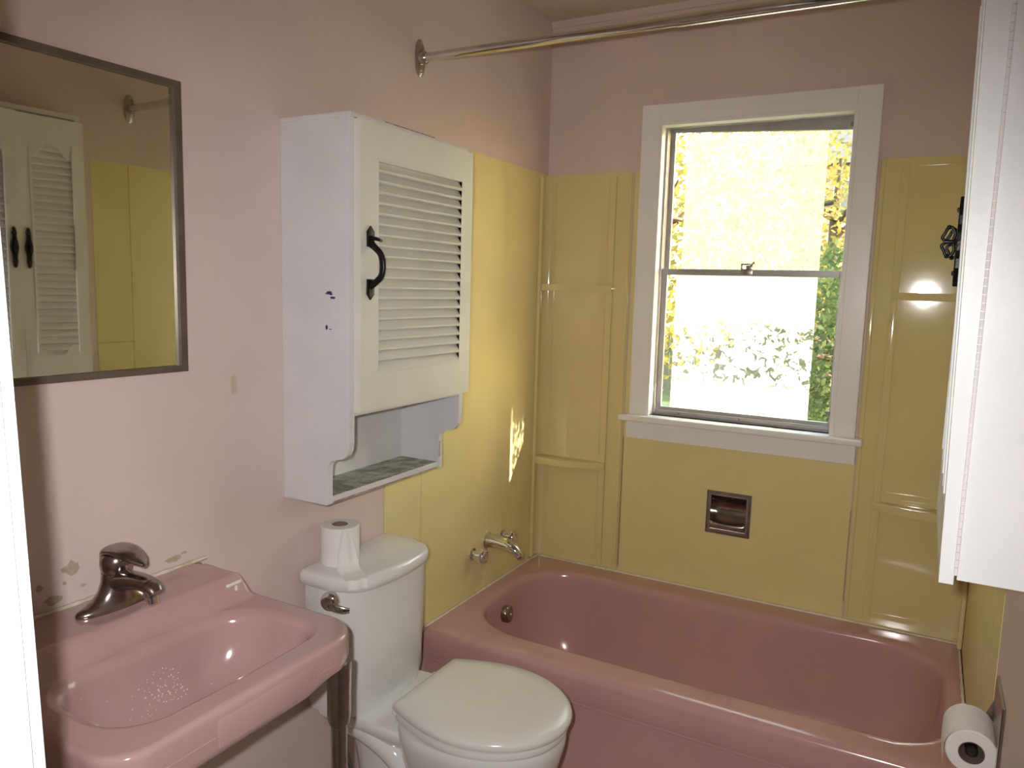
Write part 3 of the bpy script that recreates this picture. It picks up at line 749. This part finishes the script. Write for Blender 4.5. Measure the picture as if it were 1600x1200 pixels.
# enamel chips and soap specks
bm = bm_new()
prism(bm, [(.1455, -1.705), (.1475, -1.700), (.1465, -1.668), (.1435, -1.672)], 2, .8705, .8765)
prism(bm, [(.150, -1.688), (.153, -1.688), (.153, -1.683), (.150, -1.683)], 2, .860, .870)
obj('enamel_chip', bm, M_pale, sk)
bm = bm_new()
for i in range(150):
    if i < 60: x = rn.uniform(.175, .36); y = rn.uniform(-2.05, -1.74); s = rn.uniform(.0006, .0014)
    else: x = rn.gauss(.192, .008); y = rn.gauss(-1.885, .026); s = rn.uniform(.0006, .0019)
    o_ = rr_ray(0.118, 0.108, 0.203, 0.200, (.055, .110, .085, .085), math.atan2(y-KY, x-KX)); f_ = rr_ray(0.060, 0.070, 0.105, 0.10, (.05,)*4, math.atan2(y-KY, x-KX))
    r_ = math.hypot(x-KX, y-KY)
    if r_ > o_-.012: continue
    if r_ <= f_: zz = .7148
    else:
        w = (o_-.006-r_)/(o_-.006-f_); zz = bowl_z(max(0, min(1, w)))
    bmesh.ops.create_icosphere(bm, subdivisions=1, radius=s, matrix=Matrix.Translation((x, y, zz)))
tag(obj('soap_specks', bm, M_soap, sk), kind='stuff')
lg = obj('leg', lathe(bm_new(), (.425, -1.685, 0), (0, 0, 1), [(0, .024), (.006, .024), (.012, .0155), (.66, .0155), (.662, .021), (.675, .0225), (.72, .0225), (.765, .024), (.782, .024)], 28), M_steel, sk, smooth=35)
obj('leg', lathe(bm_new(), (.425, -2.11, 0), (0, 0, 1), [(0, .024), (.006, .024), (.012, .0155), (.66, .0155), (.662, .021), (.675, .0225), (.72, .0225), (.765, .024), (.782, .024)], 28), M_steel, sk, smooth=35)
for y in (-1.685, -2.11):
    obj('foot_ring', lathe(bm_new(), (.425, y, .655), (0, 0, 1), [(0, .017), (.002, .019), (.006, .019), (.008, .017)], 24), M_steel, lg if y > -1.8 else None or sk)

# sink faucet
fx, fy, fz = 0.070, -1.890, 0.885
fa = thing('sink_faucet', 'single lever chrome faucet on the back ledge of the pink sink', 'faucet', (fx, fy, fz))
bm = bm_new(); n = 40; rs = []
def oval(cx, cy, rx, ry, z, e=2.0):
    return [(cx+rx*math.copysign(abs(math.cos(2*PI*i/n))**(2/e), math.cos(2*PI*i/n)), cy+ry*math.copysign(abs(math.sin(2*PI*i/n))**(2/e), math.sin(2*PI*i/n)), z) for i in range(n)]
rs = [oval(fx, fy, .026, .078, fz), oval(fx, fy, .0265, .079, fz+.004), oval(fx, fy, .025, .076, fz+.009), oval(fx, fy, .0245, .062, fz+.015), oval(fx, fy, .0245, .046, fz+.022), oval(fx, fy, .0245, .034, fz+.034), oval(fx, fy, .0245, .027, fz+.050), oval(fx, fy, .0245, .0255, fz+.066)]
rings(bm, rs); obj('body', bm, M_chromed, fa, smooth=60)
bm = bm_new()
pth = smooth_path([(fx, fy, fz+.046), (fx+.040, fy, fz+.056), (fx+.075, fy, fz+.060), (fx+.100, fy, fz+.057), (fx+.114, fy, fz+.047)], 6)
tube(bm, pth, interp([(.024, .022), (.022, .017), (.020, .014), (.019, .013), (.014, .010)], 6), n=22, upv=(0, 0, 1)); obj('spout', bm, M_chromed, fa, smooth=60)
obj('aerator', lathe(bm_new(), (fx+.096, fy, fz+.050), (.2, 0, -1), [(0, .0125), (.012, .0125), (.013, .0115), (.024, .0115), (.026, .009)], 24), M_chrome, fa, smooth=35)
bm = bm_new()
lathe(bm, (fx, fy, fz+.064), (0, 0, 1), [(0, .0235), (.004, .0255), (.016, .0275), (.028, .0265), (.038, .021), (.043, .012), (.0445, .002)], 30)
obj('handle_dome', bm, M_chromed, fa, smooth=60)
bm = bm_new()
pth = smooth_path([(fx-.024, fy, fz+.086), (fx-.004, fy, fz+.107), (fx+.030, fy, fz+.110), (fx+.062, fy, fz+.101), (fx+.082, fy, fz+.093)], 6)
tube(bm, pth, interp([(.016, .006), (.027, .010), (.026, .009), (.019, .007), (.005, .003)], 6), n=20, upv=(0, 0, 1)); obj('lever', bm, M_chromed, fa, smooth=60)

# ------------------------------------------------------------ toilet
TYc = -1.175
to = thing('toilet', 'white toilet with closed lid between the pink sink and the bathtub', 'toilet', (0.35, TYc, 0))
def bow(xb, xf, hw, z, bowd, n=15, rb=.015, cr=.035):
    """rectangle with a bowed front and rounded corners, listed round"""
    pts = [(xb, -hw+rb), (xb+rb*.3, -hw+rb*.3), (xb+rb, -hw)]
    for i in range(n+1):
        t = -1+2*i/n; y = t*hw
        x = xf - bowd*abs(t)**2.2
        e = (1-abs(t))*hw
        if e < cr: x -= (cr - math.sqrt(max(0, cr*cr-(cr-e)**2)))
        pts.append((x, y))
    pts += [(xb+rb, hw), (xb+rb*.3, hw-rb*.3), (xb, hw-rb)]
    return [(x, TYt+y, z) for x, y in pts]
TYt = -1.187
tank = obj('tank', rings(bm_new(), [bow(.030, .165, .147, .392, .02, cr=.05), bow(.022, .180, .159, .400, .02, cr=.05), bow(.018, .186, .163, .43, .022, cr=.045), bow(.016, .194, .170, .66, .030, cr=.045), bow(.016, .196, .172, .735, .033, cr=.05)]), M_porc, to, smooth=38)
obj('tank_lid', rings(bm_new(), [bow(.010, .202, .175, .735, .034, cr=.055), bow(.007, .208, .180, .739, .035, cr=.058), bow(.006, .210, .182, .752, .036, cr=.060), bow(.007, .209, .181, .764, .036, cr=.060), bow(.011, .204, .176, .771, .035, cr=.056), bow(.020, .194, .166, .775, .032, cr=.050)]), M_porc, to, smooth=50)
# flush lever on the tank front, near its left side
lx, ly, lz = .112, -1.358, .712
lv = obj('flush_lever', lathe(bm_new(), (lx, ly, lz), (.42, -.9, 0), [(-.006, .018), (.003, .018), (.006, .0245), (.012, .0245), (.018, .021), (.022, .013), (.0235, .004), (.0236, .001)], 28), M_chrome, tank, smooth=40)
bm = bm_new(); pth = smooth_path([(lx+.004, ly-.016, lz-.004), (lx+.022, ly-.014, lz-.010), (lx+.040, ly-.006, lz-.015), (lx+.054, ly+.004, lz-.016)], 5)
tube(bm, pth, interp([(.004, .012), (.005, .012), (.004, .010), (.003, .007)], 5), n=14, upv=(0, 0, 1)); obj('lever_arm', bm, M_chrome, lv, smooth=50)
def egg(xb, xf, hw, z, n=48, p=2.25, q=2.0, cyo=0.0):
    """D / egg outline: squarer at the back, round at the front"""
    xc = xb + (xf-xb)*.42; out = []
    for i in range(n):
        a = 2*PI*i/n; c, s = math.cos(a), math.sin(a)
        if c >= 0: x = xc+(xf-xc)*abs(c)**(2/q); y = hw*math.copysign(abs(s)**(2/q), s)
        else: x = xc-(xc-xb)*abs(c)**(2/3.6); y = hw*math.copysign(abs(s)**(2/p), s)
        out.append((x, TYc+cyo+y, z))
    return out
bm = bm_new()
rings(bm, [egg(.20, .585, .105, 0.0), egg(.20, .590, .108, .012), egg(.21, .575, .098, .04), egg(.24, .560, .092, .12), egg(.26, .575, .105, .19), egg(.262, .612, .135, .26), egg(.255, .648, .164, .33), egg(.25, .662, .178, .385), egg(.25, .664, .180, .405), egg(.252, .660, .176, .414), egg(.27, .64, .16, .416)])
# rear platform under the tank, widening to the back
def deck(z, g=0): return [(.035+g, TYc-.150+g, z), (.035+g, TYc+.130-g, z), (.15, TYc+.140-g, z), (.26, TYc+.155-g, z), (.34-g, TYc+.15-g, z), (.34-g, TYc-.15+g, z), (.26, TYc-.155+g, z), (.15, TYc-.150+g, z)]
rings(bm, [deck(.330, .05), deck(.352, .016), deck(.372, .003), deck(.390, 0), deck(.397, .004), deck(.399, .010)])
# rear trap column
def ell(cx, rx, ry, z, n=32): return [(cx+rx*math.cos(2*PI*i/n), TYc+ry*math.sin(2*PI*i/n), z) for i in range(n)]
rings(bm, [ell(.17, .105, .100, 0), ell(.17, .105, .098, .015), ell(.165, .085, .078, .05), ell(.155, .085, .074, .16), ell(.15, .09, .086, .25), ell(.155, .10, .105, .31), ell(.17, .11, .115, .345)])
# trapway swells down each flank
for s in (-1, 1):
    pth = smooth_path([(.10, TYc+s*.10, .345), (.18, TYc+s*.112, .350), (.26, TYc+s*.112, .318), (.31, TYc+s*.100, .250), (.335, TYc+s*.088, .17), (.36, TYc+s*.084, .09), (.40, TYc+s*.080, .03)], 5)
    tube(bm, pth, interp([(.028, .030), (.034, .036), (.034, .038), (.034, .040), (.034, .040), (.030, .038), (.024, .032)], 5), n=14, upv=(0, 1, 0.001))
obj('bowl', bm, M_porc, to, smooth=50)
def dsh(xb, xf, hb, hw, z, e=0.0, n=20):
    """seat outline: straight back edge with tight corners, sides swelling to a round front"""
    xm = xb + (xf-xb)*.46; half = [(xb, 0.0), (xb, hb*.5), (xb, hb-.010), (xb+.003, hb-.003), (xb+.010, hb+.001)]
    for i in range(1, 9):
        t = i/9; half.append((xb+.010+(xm-xb-.010)*t, hb+.001+(hw-hb-.001)*math.sin(PI/2*t)))
    for i in range(n+1):
        a = PI/2*i/n; half.append((xm+(xf-xm)*math.sin(a), hw*math.cos(a)))
    pts = half[:-1] + [half[-1]] + [(x, -y) for x, y in half[-2:0:-1]]
    return [(x, TYc+y, z) for x, y in pts]
def ringpart(rr, name, m): return obj(name, rings(bm_new(), rr), m, to, smooth=45)
ringpart([dsh(.278, .655, .128, .172, .418), dsh(.273, .664, .136, .181, .421), dsh(.271, .667, .138, .183, .429), dsh(.273, .664, .136, .181, .437), dsh(.278, .655, .130, .172, .440)], 'seat', M_seat)
ringpart([dsh(.278, .662, .132, .176, .442), dsh(.269, .672, .139, .184, .445), dsh(.266, .676, .141, .187, .454), dsh(.268, .673, .139, .185, .463), dsh(.276, .662, .133, .177, .4685), dsh(.30, .62, .11, .145, .471), dsh(.38, .52, .04, .06, .472)], 'lid', M_seat)
for s in (-1, 1):
    obj('seat_hinge', B(.232, .262, TYc+s*.075-.02, TYc+s*.075+.02, .398, .436, bev=.006, seg=3), M_seat, to, smooth=40)
    obj('bolt_cap', lathe(bm_new(), (.30, TYc+s*.098, 0.0), (0, 0, 1), [(0, .014), (.012, .014), (.02, .008), (.022, .001)], 16), M_seat, to, smooth=40)
obj('supply_hose', tube(bm_new(), smooth_path([(.004, -1.22, .12), (.045, -1.225, .12), (.075, -1.235, .15), (.082, -1.265, .24), (.078, -1.275, .32), (.075, -1.290, .395)], 8), .0055, n=10), M_hose, to, smooth=60)
obj('shutoff_valve', lathe(bm_new(), (.0, -1.22, .12), (1, 0, 0), [(0, .022), (.004, .021), (.006, .009), (.03, .009), (.031, .013), (.05, .013), (.052, .008)], 20), M_chrome, to, smooth=40)

# ------------------------------------------------------------ toilet rolls
def annulus(bm, c, ax, r0, r1, h, n=40):
    """hollow roll from base c along axis"""
    c = Vector(c); ax = Vector(ax).normalized(); a, b = frame_of(ax)
    def ring(r, t, wob=0): return [c + ax*t + (a*math.cos(2*PI*i/n)+b*math.sin(2*PI*i/n))*r for i in range(n)]
    rs = [ring(r0, 0), ring(r1-.002, 0), ring(r1, .002), ring(r1, h-.002), ring(r1-.002, h), ring(r0, h)]
    return rings(bm, rs, False, False)
tr = thing('toilet_roll', 'standing toilet paper roll with a loose hanging sheet, on the toilet tank lid', 'toilet paper', (.062, -1.285, .776))
rx_, ry_ = .064, -1.272
obj('paper', annulus(bm_new(), (rx_, ry_, .7755), (0, 0, 1), .021, .050, .100), M_paper, tr, smooth=40)
obj('core', annulus(bm_new(), (rx_, ry_, .7757), (0, 0, 1), .0195, .0212, .0995), M_card, tr, smooth=40)
bm = bm_new()   # loose end: peels off the roll and drapes over the lid edge
rows = []
for (t, spread, out, z) in ((0, .010, .0515, .872), (.2, .016, .053, .850), (.4, .022, .056, .825), (.6, .026, .062, .800), (.8, .029, .075, .780), (.9, .029, .095, .7768), (1, .028, .118, .7762), (1.1, .027, .140, .7755), (1.2, .026, .1435, .768), (1.3, .025, .1445, .752)):
    row = []
    for j in range(9):
        u = -1+2*j/8; ang = R(-32)
        dx, dy = math.cos(ang), math.sin(ang)
        fold = .0035*math.cos(u*5.0)*min(1, t*1.5+.2)
        row.append((rx_+dx*(out+fold)-dy*u*spread, ry_+dy*(out+fold)+dx*u*spread, z))
    rows.append(row)
rings(bm, rows, False, False, closed=False)
obj('loose_sheet', bm, M_paper, tr, smooth=60)
# wall-held roll, right wall
th_ = thing('toilet_roll_holder', 'chrome toilet roll holder on the right wall below the white cabinet', 'roll holder', (WX, -1.15, .70))
obj('wall_plate', B(WX-.006, WX, -1.218, -1.082, .635, .785, bev=.002), M_steel, th_)
for y in (-1.088,):
    bm = prism(bm_new(), [(WX-.004, .655), (WX-.020, .668), (WX-.044, .671), (WX-.052, .681), (WX-.044, .691), (WX-.020, .695), (WX-.004, .745)], 1, y-.002, y+.002, bev=.0008); obj('arm', bm, M_steel, th_)
obj('spindle', lathe(bm_new(), (1.481, -1.206, .681), (0, 1, 0), [(0, .006), (.006, .010), (.116, .010), (.118, .007)], 20), M_ironb, th_)
ro = thing('toilet_roll', 'quilted toilet paper roll hanging on the chrome holder, right wall', 'toilet paper', (1.481, -1.15, .681))
obj('paper', annulus(bm_new(), (1.481, -1.204, .681), (0, 1, 0), .021, .0415, .104), M_paper2, ro, smooth=40)
obj('core', annulus(bm_new(), (1.481, -1.2035, .681), (0, 1, 0), .0195, .0212, .103), M_card, ro, smooth=40)
bm = bm_new(); rows = []
for k in range(14):
    a = R(100+8*k) if k < 11 else R(180); z_ = 0 if k < 11 else -(k-10)*.012
    rows.append([(1.481+.0425*math.cos(a)-.001, -1.203+.102*j/6, .681+.0425*math.sin(a)+z_+(.002*math.sin(j*2.1) if k == 13 else 0)) for j in range(7)])
rings(bm, rows, False, False, closed=False); obj('loose_sheet', bm, M_paper2, ro, smooth=60)

# ------------------------------------------------------------ outside, seen through the clear strips of the panes, plus an unseen sun-blocking tree
struct('ground', B(-14, 16, 0.12, 30, -0.75, -0.65), M_grass)
def tree(label, x, y, h, r, cz, m, n, seed, leaf=.11, group=None):
    rn = random.Random(seed)
    t = thing('tree', label, 'tree', (x, y, -.65), group)
    bm = bm_new()
    tube(bm, [(x, y, -.66), (x+.05, y, cz*.4), (x-.03, y+.05, cz), (x, y, cz+r*.6)], [.16, .12, .08, .03], n=10)
    for i in range(7):
        a = rn.uniform(0, 2*PI); el = rn.uniform(.2, 1.0)
        tube(bm, [(x, y, cz-.2+.1*i), (x+math.cos(a)*r*.4, y+math.sin(a)*r*.4, cz+el*r*.3), (x+math.cos(a)*r*.75, y+math.sin(a)*r*.75, cz+el*r*.6)], [.05, .03, .012], n=6)
    obj('trunk', bm, M_bark, t, smooth=60)
    vs, fs = [], []
    for i in range(n):
        while True:
            p = Vector((rn.uniform(-1, 1), rn.uniform(-1, 1), rn.uniform(-1, 1)))
            if .35 < p.length < 1: break
        p = Vector((x+p.x*r, y+p.y*r, cz+p.z*h))
        a = Vector((rn.gauss(0, 1), rn.gauss(0, 1), rn.gauss(0, 1))).normalized(); b = a.orthogonal().normalized(); s = leaf*rn.uniform(.6, 1.3)
        k = len(vs); vs += [p-a*s*.5, p+b*s*.3, p+a*s*.5, p-b*s*.3]; fs.append((k, k+1, k+2, k+3))
    o0 = Vector((x, y, -.65))
    me = bpy.data.meshes.new('foliage'); me.from_pydata([v-o0 for v in vs], [], fs); me.materials.append(m)
    o = bpy.data.objects.new('foliage', me); COL.objects.link(o); o.parent = t; o['kind'] = 'stuff'; o['_o'] = list(o0)
    return t
tree('yellow autumn tree seen through the left clear strip of the window', -2.0, 7.3, 2.2, 1.55, 2.3, M_leafy, 5200, 1)
tree('yellow-leaved tree behind the upper right clear strip of the window', -0.1, 10.6, 2.2, 1.75, 2.6, M_leafy, 5200, 2)
tree('green leafy tree behind the lower right clear strip of the window', 0.7, 5.3, 1.2, 1.0, 0.85, M_leafg, 9000, 3, leaf=.07)
tree('added dense tree, unseen beyond the right edge of the window, screening the sun', 4.3, 1.25, 1.0, 1.0, 3.66, M_leafg, 13000, 6, leaf=.13)  # added out of view: crown cuts the sun to a sliver on the left wall
tree('spreading green tree beyond the lawn, mostly hidden by the window film', -5.9, 9.2, 2.4, 1.9, 2.6, M_leafg, 5200, 5)
sh = thing('neighbour_house', 'reddish house beyond the trees, glimpsed at the right edge of the window', 'house', (2.8, 16, -.65))
obj('wall', B(-1.4, 7.0, 14.5, 19, -.65, 4.2), M_brick, sh)
obj('roof', prism(bm_new(), [(14.2, 4.15), (16.75, 5.6), (19.3, 4.15)], 0, -1.6, 7.2), M_roof, sh)
fr = obj('window', slab_holes(bm_new(), 1, 14.44, 14.52, -.62, .35, 2.9, 3.9, [(-.54, .27, 2.98, 3.82)]), M_trim, sh)
obj('pane', B(-.54, .27, 14.47, 14.49, 2.98, 3.82), M_alud, fr)
fe = thing('board_fence', 'grey board fence across the lawn outside the window', 'fence', (0, 13.2, -.65))
bm = B(-7, -6.88, 13.2, 13.22, -.65, .55); b0 = obj('board', bm, M_fence, fe, loc=(-6.94, 13.21, -.65))
for i in range(1, 90):
    c = b0.copy(); COL.objects.link(c); c.parent = fe; c.location = b0.location + Vector((.135*i, 0, .01*((i*7) % 3)))
obj('rail', B(-7, 5.2, 13.22, 13.26, .2, .3), M_fence, fe)

for o in bpy.data.objects:
    if '_o' in o: del o['_o']
